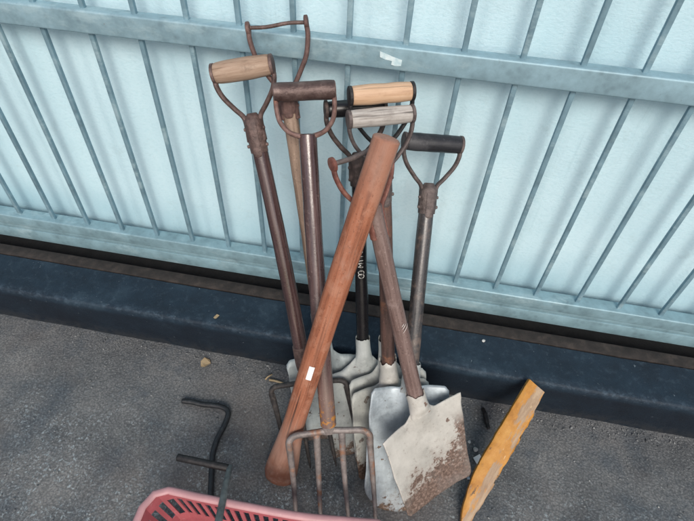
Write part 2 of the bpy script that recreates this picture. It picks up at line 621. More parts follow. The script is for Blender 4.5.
KF, KB, KT = 0.875, 1.022, 0.167
bm = bmesh.new()
prof = [(KF + 0.004, -0.01), (KF + 0.002, 0.03), (KF + 0.001, 0.06), (KF, 0.10), (KF, KT - 0.022), (KF + 0.001, KT - 0.009), (KF + 0.004, KT - 0.003), (KF + 0.010, KT), (KF + 0.035, KT), (KF + 0.07, KT - 0.001), (KF + 0.11, KT), (KB - 0.004, KT + 0.002), (KB, KT - 0.004), (KB, -0.01)]
n = 1100
rows = []
for i in range(n + 1):
    x = -4.2 + 8.4 * i / n
    rows.append([bm.verts.new((x, y + mnoise.noise(Vector((x * 6, y * 9, z * 9))) * 0.002 + mnoise.fractal(Vector((x * 45, y * 40, z * 40)), 1.0, 2.0, 3) * 0.0010, z + mnoise.noise(Vector((x * 5, y * 8, z * 8 + 7))) * 0.002 + mnoise.fractal(Vector((x * 45, y * 40, z * 40 + 9)), 1.0, 2.0, 3) * 0.0008)) for y, z in prof])
for a, b in zip(rows, rows[1:]):
    for k in range(len(prof) - 1):
        bm.faces.new((a[k], a[k + 1], b[k + 1], b[k]))
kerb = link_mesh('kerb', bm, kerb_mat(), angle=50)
kerb['kind'] = 'structure'

mstrip = m_rust('rusty_edge', (0.012, 0.010, 0.009), (0.026, 0.021, 0.019), (0.06, 0.047, 0.04), 9, 0.8, 0, 30)
bm = bmesh.new()
box(bm, (-4.2, KB + 0.002, 0.06), (4.2, KB + 0.046, KT + 0.003), 0.003)
st = link_mesh('kerb_edging', bm, mstrip)
st['kind'] = 'structure'


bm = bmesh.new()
box(bm, (-4.2, KB + 0.05, 0.0), (4.2, 1.160, 0.115), 0.004)  # added near-black strip standing in for the shade of the gap below the rail
sl_ = link_mesh('gap_shade_strip', bm, m_rust('gap_shade_black', (0.004, 0.004, 0.005), (0.008, 0.008, 0.009), (0.016, 0.015, 0.015), 19, 0.9, 0, 30))
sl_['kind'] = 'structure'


# ---- wall of pale blue profiled sheeting behind the bars
def panel_mat():
    m = Mat('pale_blue_sheet', 11)
    n = m.noise(1.7, 4, 0.6)
    c = m.ramp(n, [(0.3, (0.47, 0.66, 0.735)), (0.55, (0.545, 0.73, 0.80)), (0.75, (0.62, 0.79, 0.845))])
    fine = m.noise(125, 4, 0.65, (0.8, 1, 1.3))
    c = m.mix(m.math('MULTIPLY', m.step(fine, 0.52, 0.38), 0.28), c, (0.40, 0.62, 0.69))
    vb = m.noise(5, 4, 0.6, (1, 1, 0.12))
    c = m.mix(m.math('MULTIPLY', m.step(vb, 0.5, 0.70), 0.2), c, (0.40, 0.64, 0.72))
    low = m.step(m.z, 0.46, 0.28)  # shade above the bottom rail, put into the sheet colour
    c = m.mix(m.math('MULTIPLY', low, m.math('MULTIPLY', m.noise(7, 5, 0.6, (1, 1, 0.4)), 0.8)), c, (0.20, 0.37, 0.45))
    drip = m.math('MULTIPLY', m.step(m.noise(26, 5, 0.7, (1, 1, 0.05)), 0.56, 0.70), m.step(m.noise(3, 4, 0.6), 0.44, 0.62))
    c = m.mix(m.math('MULTIPLY', drip, 0.28), c, (0.30, 0.47, 0.53))
    dirt = m.math('MULTIPLY', m.step(m.noise(12, 7, 0.75), 0.56, 0.72), 0.26)
    c = m.mix(dirt, c, (0.34, 0.46, 0.48))
    return m.out(c, 0.55, 0, m.math('ADD', m.math('MULTIPLY', fine, 1.0), m.math('MULTIPLY', m.noise(34, 3), 0.45)), 0.003, 0.42, spec=0.35)


bm = bmesh.new()
PY = 1.175
n = 840
xs = [-4.2 + 8.4 * i / n for i in range(n + 1)]
zs = [0.0 + 2.1 * j / 30 for j in range(31)]
grid = []
for z in zs:
    row = []
    for x in xs:
        ph = ((x + 0.03) / 0.254) % 1.0
        prf = 0.007 * (sm(0.0, 0.10, ph) - sm(0.5, 0.60, ph))
        y = PY + prf + mnoise.noise(Vector((x * 3.2, z * 1.1, 2))) * 0.003
        row.append(bm.verts.new((x, y, z)))
    grid.append(row)
for a, b in zip(grid, grid[1:]):
    for i in range(n):
        bm.faces.new((a[i], a[i + 1], b[i + 1], b[i]))
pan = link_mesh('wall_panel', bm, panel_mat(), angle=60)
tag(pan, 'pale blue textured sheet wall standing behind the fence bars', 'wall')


# ---- galvanised steel fence
def galv(name, seed, base=(0.225, 0.345, 0.40)):
    m = Mat(name, seed)
    n = m.noise(16, 6, 0.65)
    b = base
    c = m.ramp(n, [(0.32, tuple(k * 0.72 for k in b)), (0.5, b), (0.7, tuple(min(1, k * 1.32) for k in b))])
    v = m.voro(46)
    c = m.mix(m.math('MULTIPLY', m.step(v, 0.1, 0.5), 0.22), c, tuple(min(1, k * 1.5) for k in b))
    d = m.noise(60, 6, 0.75)
    c = m.mix(m.math('MULTIPLY', m.step(d, 0.6, 0.74), 0.45), c, (0.14, 0.17, 0.18))
    w_ = m.math('MULTIPLY', m.step(m.noise(8, 6, 0.75, (0.5, 1, 1)), 0.50, 0.66), 0.6)
    c = m.mix(w_, c, (0.40, 0.54, 0.58))
    ru = m.math('MULTIPLY', m.step(m.noise(22, 5, 0.7), 0.68, 0.73), 0.55)
    c = m.mix(ru, c, (0.26, 0.20, 0.14))
    return m.out(c, m.math('ADD', m.math('MULTIPLY', n, 0.25), 0.38), 0.25, m.math('ADD', n, d), 0.0015, 0.35)


fence = thing('metal_fence', 'galvanised blue grey steel bar fence with flat rails that the tools lean on', 'fence', Matrix.Translation((0, 1.10, 0)))
mg_rail, mg_bar = galv('galvanised_rail', 21), galv('galvanised_bar', 33, (0.165, 0.27, 0.325))
mg_low = galv('galvanised_sill', 45, (0.20, 0.315, 0.36))
FL = 4.15


def rail(z0, z1, d, name='rail', mat=None):
    bm = bmesh.new()
    n = 60
    prof = []
    r = 0.005
    for cx, cz, a0 in ((d - r, z1 - r, 0), (r, z1 - r, 90), (r, z0 + r, 180), (d - r, z0 + r, 270)):
        for k in range(5):
            a = R(a0 + k * 22.5)
            prof.append((cx + r * math.cos(a), cz + r * math.sin(a)))
    rows = []
    for i in range(n + 1):
        x = -FL + 2 * FL * i / n
        rows.append([bm.verts.new((x, y, z + mnoise.noise(Vector((x * 3, 0, z0))) * 0.0012)) for y, z in prof])
    for a, b in zip(rows, rows[1:]):
        for k in range(len(prof)):
            bm.faces.new((a[k], a[(k + 1) % len(prof)], b[(k + 1) % len(prof)], b[k]))
    bm.faces.new(rows[0])
    bm.faces.new(rows[-1])
    return link_mesh(name, bm, mat or mg_rail, fence)


rail(0.980, 1.035, 0.036)
rail(1.86, 1.915, 0.036)
# bottom rail: box with a shadow groove along its face
sill = rail(0.245, 0.290, 0.046, 'bottom_rail', mg_low)
bm = bmesh.new()
box(bm, (-FL, 0.004, 0.2285), (FL, 0.042, 0.2445), 0.001)
box(bm, (-FL, 0.001, 0.178), (FL, 0.046, 0.228), 0.004)
link_mesh('bottom_rail_flange', bm, mg_low, sill)
for k in range(-30, 33):
    bx = -0.177 + 0.1283 * k
    bm = bmesh.new()
    jx = random.uniform(-0.001, 0.001)
    for (za, zb) in ((0.2885, 0.9815), (1.0335, 1.8615)):
        rg = []
        for z in [za + (zb - za) * i / 6 for i in range(7)]:
            ring = []
            for q in range(12):
                a = 2 * math.pi * (q + 0.5) / 12
                cx = math.copysign(abs(math.cos(a)) ** 0.45, math.cos(a)) * 0.0065
                cy = math.copysign(abs(math.sin(a)) ** 0.45, math.sin(a)) * 0.0062
                ring.append(bm.verts.new((bx + jx + cx + 0.0008 * math.sin(z * 5 + k), 0.020 + cy, z)))
            rg.append(ring)
        for a, b in zip(rg, rg[1:]):
            for q in range(12):
                bm.faces.new((a[q], a[(q + 1) % 12], b[(q + 1) % 12], b[q]))
        bm.faces.new(rg[0])
        bm.faces.new(rg[-1])
    link_mesh('bar', bm, mg_bar, fence)
# scrap of torn tape left on the top rail
bm = bmesh.new()
tp = [(380, 51), (387, 54), (394, 57), (402, 60), (401, 66), (395, 66), (391, 64.5), (392, 61), (385, 59.5), (380, 57)]
f_ = [bm.verts.new(ony(x, y, 1.0985) - Vector((0, 1.10, 0))) for x, y in tp]
bm.faces.new(f_)
mt = Mat('torn_tape', 2)
tape = link_mesh('tape_scrap', bm, mt.out(mt.ramp(mt.noise(90, 4), [(0.3, (0.45, 0.62, 0.67)), (0.7, (0.72, 0.82, 0.84))]), 0.7), fence, smooth=False)

# ------------------------------------------------------------------ TOOLS
# metals and woods
rust_dark = m_rust('dark_rusty_steel', (0.045, 0.028, 0.026), (0.105, 0.068, 0.06), (0.22, 0.15, 0.135), 1, 0.5)
rust_pink = m_rust('rusty_strap_steel', (0.10, 0.057, 0.05), (0.24, 0.145, 0.125), (0.36, 0.245, 0.215), 2, orange=(0.30, 0.135, 0.09))
rust_brown = m_rust('brown_rusty_steel', (0.06, 0.033, 0.029), (0.13, 0.075, 0.066), (0.22, 0.14, 0.12), 12)
rust_red = m_rust('red_rusty_steel', (0.08, 0.028, 0.021), (0.17, 0.062, 0.045), (0.30, 0.15, 0.115), 3, 0.6, 0)
rust_grey = m_rust('greyed_rusty_steel', (0.055, 0.042, 0.04), (0.125, 0.10, 0.095), (0.22, 0.18, 0.165), 4, 0.55, 0.3)
black_iron = m_rust('blackened_iron', (0.008, 0.008, 0.009), (0.018, 0.017, 0.018), (0.045, 0.04, 0.04), 5, 0.5, 0.2)
fork_grey = m_rust('worn_fork_steel', (0.10, 0.085, 0.08), (0.20, 0.175, 0.165), (0.31, 0.275, 0.26), 6, 0.5, 0.3, 40, orange=(0.26, 0.12, 0.06))
fork_dark = m_rust('dark_fork_steel', (0.015, 0.014, 0.015), (0.035, 0.032, 0.032), (0.09, 0.075, 0.065), 7, 0.6, 0.2)

G_SH = 'D handled shovels leaning on the fence'
G_FK = 'four tined forks leaning on the fence'

# --- A: fork with wooden grip, long dark varnished shaft (far left)
top, bot = ony(242.5, 69, 1.02), onz(324, 462, 0.0)
mA, LA = frame(top, bot, 6)
A = thing('garden_fork', 'dark varnished fork at the far left with a grey wooden grip and blackened tines', 'fork', mA, G_FK)
dk_shaft = m_shaft('dark_varnished_shaft', (0.030, 0.015, 0.015), (0.065, 0.036, 0.035), (0.14, 0.09, 0.086), 1, (0.14, 0.28), 0.66, flk=0.15, spec=0.95)
add_grip(A, LA, 0.062, 0.0245, m_wood('grey_brown_grip_wood', (0.10, 0.065, 0.045), (0.30, 0.205, 0.145), (0.44, 0.33, 0.25), 1), 0.12, 1)
add_yoke(A, LA, 0.063, 0.0185, rust_dark, 0.102, 0.085, 0.0058, 0.009, 0.0225)
BA = 0.282
add_shaft(A, BA + 0.045, LA - 0.112, 0.0195, 0.0185, dk_shaft, 1.3)
add_fork(A, BA, 0.218, fork_dark, 0.019, 0.019, 0.011, 0.12, rust_dark, 0.02, 0.0075, 0.025)

# --- B: shovel with bare rod grip, pale thin shaft
top, bot = ony(277, 25, 1.072), onz(336, 434, 0.0)
mB, LB = frame(top, bot, 8)
B = thing('shovel', 'tall shovel whose wooden grip is gone leaving a thin bare rod above the fence rail', 'shovel', mB, G_SH)
add_yoke(B, LB, 0.060, 0.0185, rust_brown, 0.128, 0.06, 0.0056, 0.0085, 0.014, rod=0.0042, rodmat=rust_dark)
add_shaft(B, 0.345, LB - 0.135, 0.019, 0.0175, m_shaft('bare_tan_shaft_wood', (0.13, 0.085, 0.06), (0.25, 0.175, 0.13), (0.38, 0.28, 0.215), 2, (0.6, 0.8), 0.66), 0.4, 0.005)
pale_b = m_blade('pale_grey_blade_steel', (0.40, 0.45, 0.455), (0.23, 0.27, 0.285), (0.11, 0.075, 0.06), 2, 0.02, 0, 0.1)  # steel tone lowered for shade behind the other tools, besides grime
add_blade(B, 0.292, 0.225, 0.215, pale_b, pale_b, 0.019, 0.02, 0, 0.045, 0.010, 2)

# --- F: black shovel with printed shaft
top, bot = ony(355.5, 108, 1.03), onz(366, 447, 0.0)
mF, LF = frame(top, bot, 20)
Fk = thing('shovel', 'glossy black shafted shovel with white printed lettering and a black grip', 'shovel', mF, G_SH)
blk = Mat('glossy_black_paint', 8)
bn_ = blk.noise(60, 5, 0.7)
blk_m = blk.out(blk.mix(blk.math('MULTIPLY', blk.step(bn_, 0.6, 0.72), 0.5), (0.008, 0.008, 0.01), (0.05, 0.042, 0.04)), blk.math('ADD', blk.math('MULTIPLY', bn_, 0.3), 0.15), 0)
add_grip(Fk, LF, 0.064, 0.019, blk_m, 0.08, 2)
add_yoke(Fk, LF, 0.064, 0.0165, m_rust('worn_black_strap', (0.02, 0.015, 0.014), (0.05, 0.036, 0.033), (0.14, 0.10, 0.09), 10), 0.108, 0.075, 0.0058, 0.0085, 0.021)
add_shaft(Fk, 0.31, LF - 0.115, 0.0165, 0.0165, blk_m, 0.9, 0.002)
pale_f = m_blade('pale_painted_blade', (0.44, 0.47, 0.465), (0.27, 0.30, 0.30), (0.12, 0.08, 0.06), 5, 0.03, 0, 0.0, 0.6)  # paint colour darkened by grime and by shade from tools in front
add_blade(Fk, 0.285, 0.228, 0.218, pale_f, pale_f, 0.017, 0.024, 0, 0.06, 0.012, 5, sock=0.048, fw=0.6)

# printed word and ring mark running up the black shaft, wrapped on its face
white_print = Mat('white_print', 1)
wp = white_print.out(white_print.mix(white_print.step(white_print.noise(160, 3), 0.40, 0.5), (0.10, 0.10, 0.10), (0.55, 0.55, 0.53)), 0.5)


def wrap_print(bm, rad, zc, xoff):
    """flat (x=along word, y=across) -> on the cylinder, reading upward"""
    for v in bm.verts:
        a = (v.co.y) / rad + xoff
        rr = rad + 0.0007
        v.co = Vector((-rr * math.sin(a), -rr * math.cos(a), zc + v.co.x))


def text_bm(s, size):
    cu = bpy.data.curves.new('print', 'FONT')
    cu.body = s
    cu.size = size
    cu.align_y = 'CENTER'
    cu.resolution_u = 3
    ob = bpy.data.objects.new('print', cu)
    COL.objects.link(ob)
    dg = bpy.context.evaluated_depsgraph_get()
    me = bpy.data.meshes.new_from_object(ob.evaluated_get(dg))
    bm = bmesh.new()
    bm.from_mesh(me)
    bpy.data.objects.remove(ob)
    bpy.data.curves.remove(cu)
    bpy.data.meshes.remove(me)
    return bm


def zat(mat, L, py):
    """local height on a tool's axis seen at photo row py"""
    lo, hi = 0.0, L
    for _ in range(40):
        mid = (lo + hi) / 2
        d = (mat @ Vector((0, 0, mid))) - CAM
        if PH / 2 - FPX * d.dot(CU) / d.dot(CF) > py:
            lo = mid
        else:
            hi = mid
    return lo


z_mark = zat(mF, LF, 276)
bm = text_bm('MYTON', 0.019)
wrap_print(bm, 0.0168, z_mark + 0.030, 0.1)
link_mesh('lettering', bm, wp, Fk, smooth=False)
bm = bmesh.new()
for cx in (0.007, 0.0165):
    n = 24
    ri, rr_ = [], []
    for k in range(n):
        a = 2 * math.pi * k / n
        ri.append(bm.verts.new((cx + 0.0048 * math.cos(a), 0.0062 * math.sin(a), 0)))
        rr_.append(bm.verts.new((cx + 0.0066 * math.cos(a), 0.0082 * math.sin(a), 0)))
    for k in range(n):
        bm.faces.new((ri[k], ri[(k + 1) % n], rr_[(k + 1) % n], rr_[k]))
wrap_print(bm, 0.0169, z_mark, 0.1)
link_mesh('ring_mark', bm, wp, Fk, smooth=False)

# --- I: shovel with clean orange-tan grip
top, bot = ony(381.5, 93.5, 1.0), onz(388, 451, 0.0)
mI, LI = frame(top, bot, 22)
I_ = thing('shovel', 'shovel with a smooth light tan wooden grip, highest of the middle cluster', 'shovel', mI, G_SH)
add_grip(I_, LI, 0.064, 0.0215, m_wood('clean_tan_grip_wood', (0.34, 0.20, 0.115), (0.52, 0.335, 0.21), (0.62, 0.44, 0.30), 4, rough=0.5, crack=0.2), 0.06, 3)
add_yoke(I_, LI, 0.065, 0.0175, black_iron, 0.108, 0.07, 0.0045, 0.0085, 0.021)
add_shaft(I_, 0.33, LI - 0.115, 0.0175, 0.017, m_shaft('dark_brown_shaft', (0.03, 0.018, 0.014), (0.07, 0.04, 0.032), (0.12, 0.075, 0.06), 6, (0.4, 0.6)), 2.2)
pale_i = m_blade('cream_painted_blade', (0.44, 0.46, 0.44), (0.28, 0.30, 0.29), (0.12, 0.075, 0.05), 7, 0.05, 0, 0.0, 0.6)  # shade among the stacked blades is in the base colour, with grime
add_blade(I_, 0.300, 0.222, 0.214, pale_i, pale_i, 0.018, 0.022, 0, 0.06, 0.010, 8, sock=0.055)

# --- G: shovel with weathered grey grip, rusty brown shaft, white flaking socket
top, bot = ony(381, 116.5, 0.965), onz(391, 466, 0.0)
mG, LG = frame(top, bot, 24)
G_ = thing('shovel', 'shovel with a weathered grey cracked wooden grip and flaking white socket', 'shovel', mG, G_SH)
add_grip(G_, LG, 0.066, 0.020, m_wood('weathered_grey_grip_wood', (0.20, 0.175, 0.155), (0.41, 0.38, 0.35), (0.58, 0.555, 0.52), 9), 0.08, 5)
add_yoke(G_, LG, 0.067, 0.0175, rust_grey, 0.108, 0.085, 0.0045, 0.0085, 0.0205)
add_shaft(G_, 0.34, LG - 0.115, 0.018, 0.0175, m_shaft('rusty_brown_shaft', (0.04, 0.022, 0.018), (0.105, 0.06, 0.05), (0.19, 0.12, 0.10), 8, (0.5, 0.7), 0.58, wearcol=(0.20, 0.09, 0.05)), 3.0)
pale_g = m_blade('old_cream_blade', (0.42, 0.43, 0.40), (0.27, 0.28, 0.265), (0.09, 0.055, 0.04), 12, 0.08, 0, 0.0, 0.65)  # base colour carries the shade behind the front blades, plus grime
white_s = m_blade('flaking_white_paint', (0.60, 0.595, 0.555), (0.40, 0.39, 0.36), (0.14, 0.075, 0.05), 14, -1, 0, 0.0, 0.7)
add_blade(G_, 0.305, 0.222, 0.214, pale_g, white_s, 0.0205, 0.020, 0, 0.03, 0.008, 11, sock=0.052, jag=0.012)

# --- H: round nosed shovel with black grip (right)
top, bot = ony(433, 143, 1.055), onz(398, 510, 0.0)
mH, LH = frame(top, bot, 22)
H_ = thing('shovel', 'shovel at the far right with dull black grip and bare silver blade', 'shovel', mH, G_SH)
add_grip(H_, LH, 0.067, 0.0215, m_shaft('scuffed_black_grip', (0.010, 0.011, 0.014), (0.022, 0.023, 0.028), (0.06, 0.06, 0.066), 3, (0.35, 0.55), 0.6, 'x'), 0.05, 7)
add_yoke(H_, LH, 0.067, 0.019, rust_grey, 0.102, 0.07, 0.005, 0.0085, 0.022)
add_shaft(H_, 0.39, LH - 0.11, 0.0195, 0.0185, m_shaft('worn_grey_black_shaft', (0.018, 0.018, 0.020), (0.05, 0.048, 0.05), (0.13, 0.115, 0.11), 5, (0.22, 0.42), 0.55, wearcol=(0.16, 0.12, 0.10), spec=0.8), 4.0, 0.004)
silver = m_blade('bare_silver_blade', (0.50, 0.57, 0.61), (0.20, 0.235, 0.265), (0.13, 0.085, 0.06), 16, 0.012, 0, 0.28, 0.46, scratch=0.3)
add_blade(H_, 0.380, 0.216, 0.214, silver, pale_f, 0.0195, 0.012, 0.10, 0.022, 0.004, 14, curl=0.004, sock=0.045, fw=0.3)

# --- C: front fork with closed metal tube grip
top, bot = ony(304.5, 91, 0.99), onz(336, 530, 0.0)
mC, LC = frame(top, bot, 13)
C_ = thing('garden_fork', 'front fork with metal tube grip and pale worn tines behind the pink crate', 'fork', mC, G_FK)


def c_extra(m, c):
    bl = m.noise(55, 5, 0.7)
    ylw = m.math('MULTIPLY', m.step(m.z, 0.42, 0.345), m.step(m.math('SUBTRACT', bl, m.math('MULTIPLY', m.z, 0.25)), 0.42, 0.50))
    c = m.mix(m.math('MULTIPLY', m.step(m.z, 0.50, 0.40), 0.6), c, (0.22, 0.145, 0.12))
    return m.mix(m.math('MULTIPLY', ylw, 0.85), c, (0.46, 0.20, 0.035))


c_shaft = m_shaft('fork_shaft_wood', (0.035, 0.018, 0.018), (0.08, 0.045, 0.044), (0.18, 0.115, 0.105), 4, (0.14, 0.30), 0.6, flk=0.2, spec=0.95, extra=c_extra, wearcol=(0.16, 0.11, 0.10))
grip_c = add_grip(C_, LC, 0.066, 0.0205, m_rust('brown_tube_steel', (0.05, 0.03, 0.028), (0.10, 0.066, 0.06), (0.21, 0.155, 0.14), 17, 0.45, 0.4, 30), 0.02, 9, rend=0.002)
add_yoke(C_, LC, 0.060, 0.0195, rust_pink, 0.098, 0, 0.0055, 0.0105, 0.019, style='U')
BC = 0.304
add_shaft(C_, BC + 0.022, LC - 0.093, 0.0205, 0.0205, c_shaft, 5.1, 0.003)
add_fork(C_, BC, 0.212, fork_grey, 0.0165, 0.0185, 0.010, None, None, 0.035, 0.0090, 0.030)

# --- E: front shovel, bare rod grip, cream blade
top, bot = ony(361.5, 154, 0.84), onz(437, 491, 0.062)
mE, LE = frame(top, bot, 42)
E_ = thing('shovel', 'front shovel with bare rusty rod grip and cream blade rusted along its edge', 'shovel', mE, G_SH)
add_yoke(E_, LE, 0.064, 0.018, rust_red, 0.118, 0, 0.005, 0.008, 0.015, rod=0.0052, rodmat=rust_grey)
e_shaft = m_shaft('pinkish_grey_shaft', (0.085, 0.05, 0.043), (0.16, 0.105, 0.092), (0.25, 0.185, 0.168), 9, (0.5, 0.7), 0.6)
add_shaft(E_, 0.325, LE - 0.112, 0.0205, 0.0185, e_shaft, 0.2, 0.004)
cream = m_blade('cream_painted_rusting_blade', (0.50, 0.485, 0.445), (0.34, 0.33, 0.30), (0.135, 0.09, 0.07), 18, 0.094, 0.20, 0.0, 0.6, side=0.092, scratch=0.15)
cream_s = m_blade('cream_painted_socket', (0.54, 0.52, 0.475), (0.38, 0.37, 0.335), (0.20, 0.10, 0.065), 19, -1, 0, 0.0, 0.65)
add_blade(E_, 0.278, 0.250, 0.222, cream, cream_s, 0.0205, 0.012, 0, 0.042, 0.002, 17, curl=0.01, sock=0.032, jag=0.008, bow=-0.004, fw=0.42, crisp=True)
# pale scratches across the shaft
bm = bmesh.new()
zs_ = zat(mE, LE, 329)
for dz, ln in ((0.0, 0.020), (0.010, 0.013), (0.017, 0.008)):
    for k in range(6):
        pass
    pr = []
    for k in range(7):
        t = k / 6
        a = -0.35 + ln * t / 0.0205
        zz = zs_ + dz + ln * 0.9 * t
        rr = 0.0210
        pr.append((bm.verts.new((rr * math.sin(a), -rr * math.cos(a), zz - 0.0011 * math.sin(math.pi * t) - 0.0002)), bm.verts.new((rr * math.sin(a), -rr * math.cos(a), zz + 0.0011 * math.sin(math.pi * t) + 0.0002))))
    for p, q in zip(pr, pr[1:]):
        bm.faces.new((p[0], q[0], q[1], p[1]))
ms = Mat('scratch_white', 1)
link_mesh('scratch_mark', bm, ms.out((0.55, 0.5, 0.47), 0.8), E_, smooth=False)

# --- D: loose pick handle, standing in front of everything
top, bot = ony(386.5, 139, 0.80), onz(278, 476, 0.022)
mD, LD = frame(top, bot, 0)


def pick_extra(m, c):
    gr = m.noise(110, 4, 0.6, (1, 1, 0.025), 0.4)
    c = m.mix(m.math('MULTIPLY', m.step(gr, 0.47, 0.36), 0.55), c, (0.12, 0.045, 0.026))
    ck = m.noise(70, 2, 0.5, (1, 1, 0.02))
    c = m.mix(m.math('MULTIPLY', m.step(ck, 0.325, 0.29), 0.85), c, (0.03, 0.014, 0.01))
    rub = m.noise(7, 6, 0.75, (1, 1, 0.5))
    c = m.mix(m.math('MULTIPLY', m.step(rub, 0.54, 0.68), 0.45), c, (0.40, 0.25, 0.19))
    low = m.math('MULTIPLY', m.step(m.z, 0.36, 0.12), 0.75)
    c = m.mix(low, c, m.ramp(m.noise(40, 5, 0.7, (1, 1, 0.1)), [(0.3, (0.17, 0.095, 0.07)), (0.7, (0.38, 0.255, 0.205))]))
    dk = m.math('MULTIPLY', m.step(m.z, 0.13, 0.02), m.step(m.noise(30, 6, 0.75), 0.40, 0.58))
    rg_ = m.math('MULTIPLY', m.step(m.math('ADD', m.z, m.math('MULTIPLY', m.noise(25, 4), 0.02)), 0.024, 0.012), 0.7)
    c = m.mix(rg_, c, (0.10, 0.05, 0.035))
    c = m.mix(m.math('MULTIPLY', dk, 0.8), c, (0.20, 0.072, 0.04))
    return m.mix(m.math('MULTIPLY', m.step(m.z, LD - 0.17, LD - 0.02), 0.55), c, (0.33, 0.185, 0.135))


pk = m_shaft('orange_brown_handle_wood', (0.165, 0.056, 0.030), (0.335, 0.122, 0.064), (0.40, 0.19, 0.12), 12, (0.4, 0.6), 0.6, flk=0.25, extra=pick_extra)
bm = bmesh.new()
n = 60
pts, rad = [], []
for i in range(n + 1):
    t = i / n
    z = LD * t
    r = 0.0265 + 0.003 * (1 - t)
    fl = (1 - sm(0.0, 0.24, t))
    rx = r + 0.019 * fl - 0.006 * (1 - sm(0, 0.025, t))
    ry = r * 0.86 + 0.004 * fl
    pts.append((-0.010 * math.sin(math.pi * t) * 0.4 + 0.004 * fl, 0, z))
    rad.append((rx + wob(Vector((0, 0, z)), 0.0008, 10, 2), ry))
tube(bm, pts, rad, 40, side=(0, 1, 0), round_ends=0.005)
D_ = link_mesh('wooden_pole', bm, pk)
D_.matrix_world = mD
tag(D_, 'loose reddish orange wooden pick handle leaning across the other tools with a white sticker', 'pole')
# blank white sticker curved on the handle
bm = bmesh.new()
zc = zat(mD, LD, 367)
rw = []
for j in range(9):
    row = []
    for i in range(7):
        zz = zc - 0.022 + 0.044 * j / 8
        t = zz / LD
        fl = (1 - sm(0.0, 0.24, t))
        r = 0.0265 + 0.003 * (1 - t)
        rx, ry = r + 0.019 * fl + 0.0012, r * 0.86 + 0.004 * fl + 0.0012
        a = -0.16 + 0.46 * i / 6
        row.append(bm.verts.new((rx * math.sin(a) - 0.010 * math.sin(math.pi * t) * 0.4 + 0.004 * fl, -ry * math.cos(a), zz)))
    rw.append(row)
for a, b in zip(rw, rw[1:]):
    for i in range(6):
        bm.faces.new((a[i], a[i + 1], b[i + 1], b[i]))
mst = Mat('white_sticker', 1)
link_mesh('sticker', bm, mst.out((0.82, 0.83, 0.84), 0.5), D_)

# ------------------------------------------------------------------ pink crate (foreground)
def pink(name, seed, base):
    m = Mat(name, seed)
    n = m.noise(14, 5, 0.65)
    c = m.ramp(n, [(0.3, tuple(k * 0.78 for k in base)), (0.65, base)])
    d = m.noise(90, 5, 0.75)
    c = m.mix(m.math('MULTIPLY', m.step(d, 0.58, 0.72), 0.4), c, (0.62, 0.42, 0.42))
    return m.out(c, 0.5, 0, d, 0.0008, 0.3)


ZR = 0.20
crate = thing('plastic_crate', 'faded pink plastic crate with a slotted rim in the foreground', 'crate', Matrix.Translation(onz(250, 515, 0) - Vector((0, 0.20, 0))))
c0 = crate.matrix_world.translation.copy()
fe = [onz(x, y, ZR) - c0 for x, y in ((168, 489.5), (184, 493), (202, 497), (250, 506.5), (300, 515.5), (340, 519.5), (378, 522.5))]
edge_far = curve_pts(fe, 6)
pR = edge_far[-1]
pL = edge_far[0]
DEP = 0.36
ring_ctrl = [Vector(p) for p in edge_far]
right = [pR + Vector((0.035, -0.02, 0)), pR + Vector((0.055, -0.06, 0)), pR + Vector((0.055, -DEP + 0.05, 0)), pR + Vector((0.03, -DEP, 0))]
left = [pL + Vector((0.0, -DEP, 0)), pL + Vector((-0.04, -DEP + 0.04, 0)), pL + Vector((-0.045, -0.05, 0)), pL + Vector((-0.03, -0.015, 0))]
outline = ring_ctrl + right + left
cen = sum(outline, Vector()) / len(outline)


def ring_band(bm, z0, z1, sc0, sc1, th):
    """closed wall band between two heights following the crate outline"""
    lay = []
    for z, sc in ((z0, sc0), (z1, sc1)):
        o_ = [cen + (p - cen) * sc for p in outline]
        i_ = [cen + (p - cen) * (sc - th) for p in outline]
        lay.append(([bm.verts.new((p.x, p.y, z)) for p in o_], [bm.verts.new((p.x, p.y, z)) for p in i_]))
    m_ = len(outline)
    (o0, i0), (o1, i1) = lay
    for k in range(m_):
        q = (k + 1) % m_
        bm.faces.new((o0[k], o0[q], o1[q], o1[k]))
        bm.faces.new((i0[q], i0[k], i1[k], i1[q]))
        bm.faces.new((o1[k], o1[q], i1[q], i1[k]))
        bm.faces.new((o0[q], o0[k], i0[k], i0[q]))


bm = bmesh.new()
ring = [Vector((p.x, p.y, ZR - 0.006)) for p in outline]
# rolled rim: closed sweep
seg = 12
rs_ = []
m_ = len(ring)
for k in range(m_):
    t = (ring[(k + 1) % m_] - ring[k - 1]).normalized()
    nrm = Vector((t.y, -t.x, 0))
    rs_.append([bm.verts.new(ring[k] + nrm * (0.0095 * math.cos(2 * math.pi * q / seg)) + Vector((0, 0, 0.0065 * math.sin(2 * math.pi * q / seg)))) for q in range(seg)])
for k in range(m_):
    a, b = rs_[k], rs_[(k + 1) % m_]
    for q in range(seg):
        bm.faces.new((a[q], a[(q + 1) % seg], b[(q + 1) % seg], b[q]))
link_mesh('rim', bm, pink('faded_pink_rim', 1, (0.53, 0.285, 0.295)), crate)
pink_w = pink('pink_plastic', 2, (0.42, 0.115, 0.13))
bm = bmesh.new()
ring_band(bm, ZR - 0.054, ZR - 0.008, 0.975, 0.990, 0.012)
ring_band(bm, 0.004, 0.05, 0.90, 0.915, 0.012)
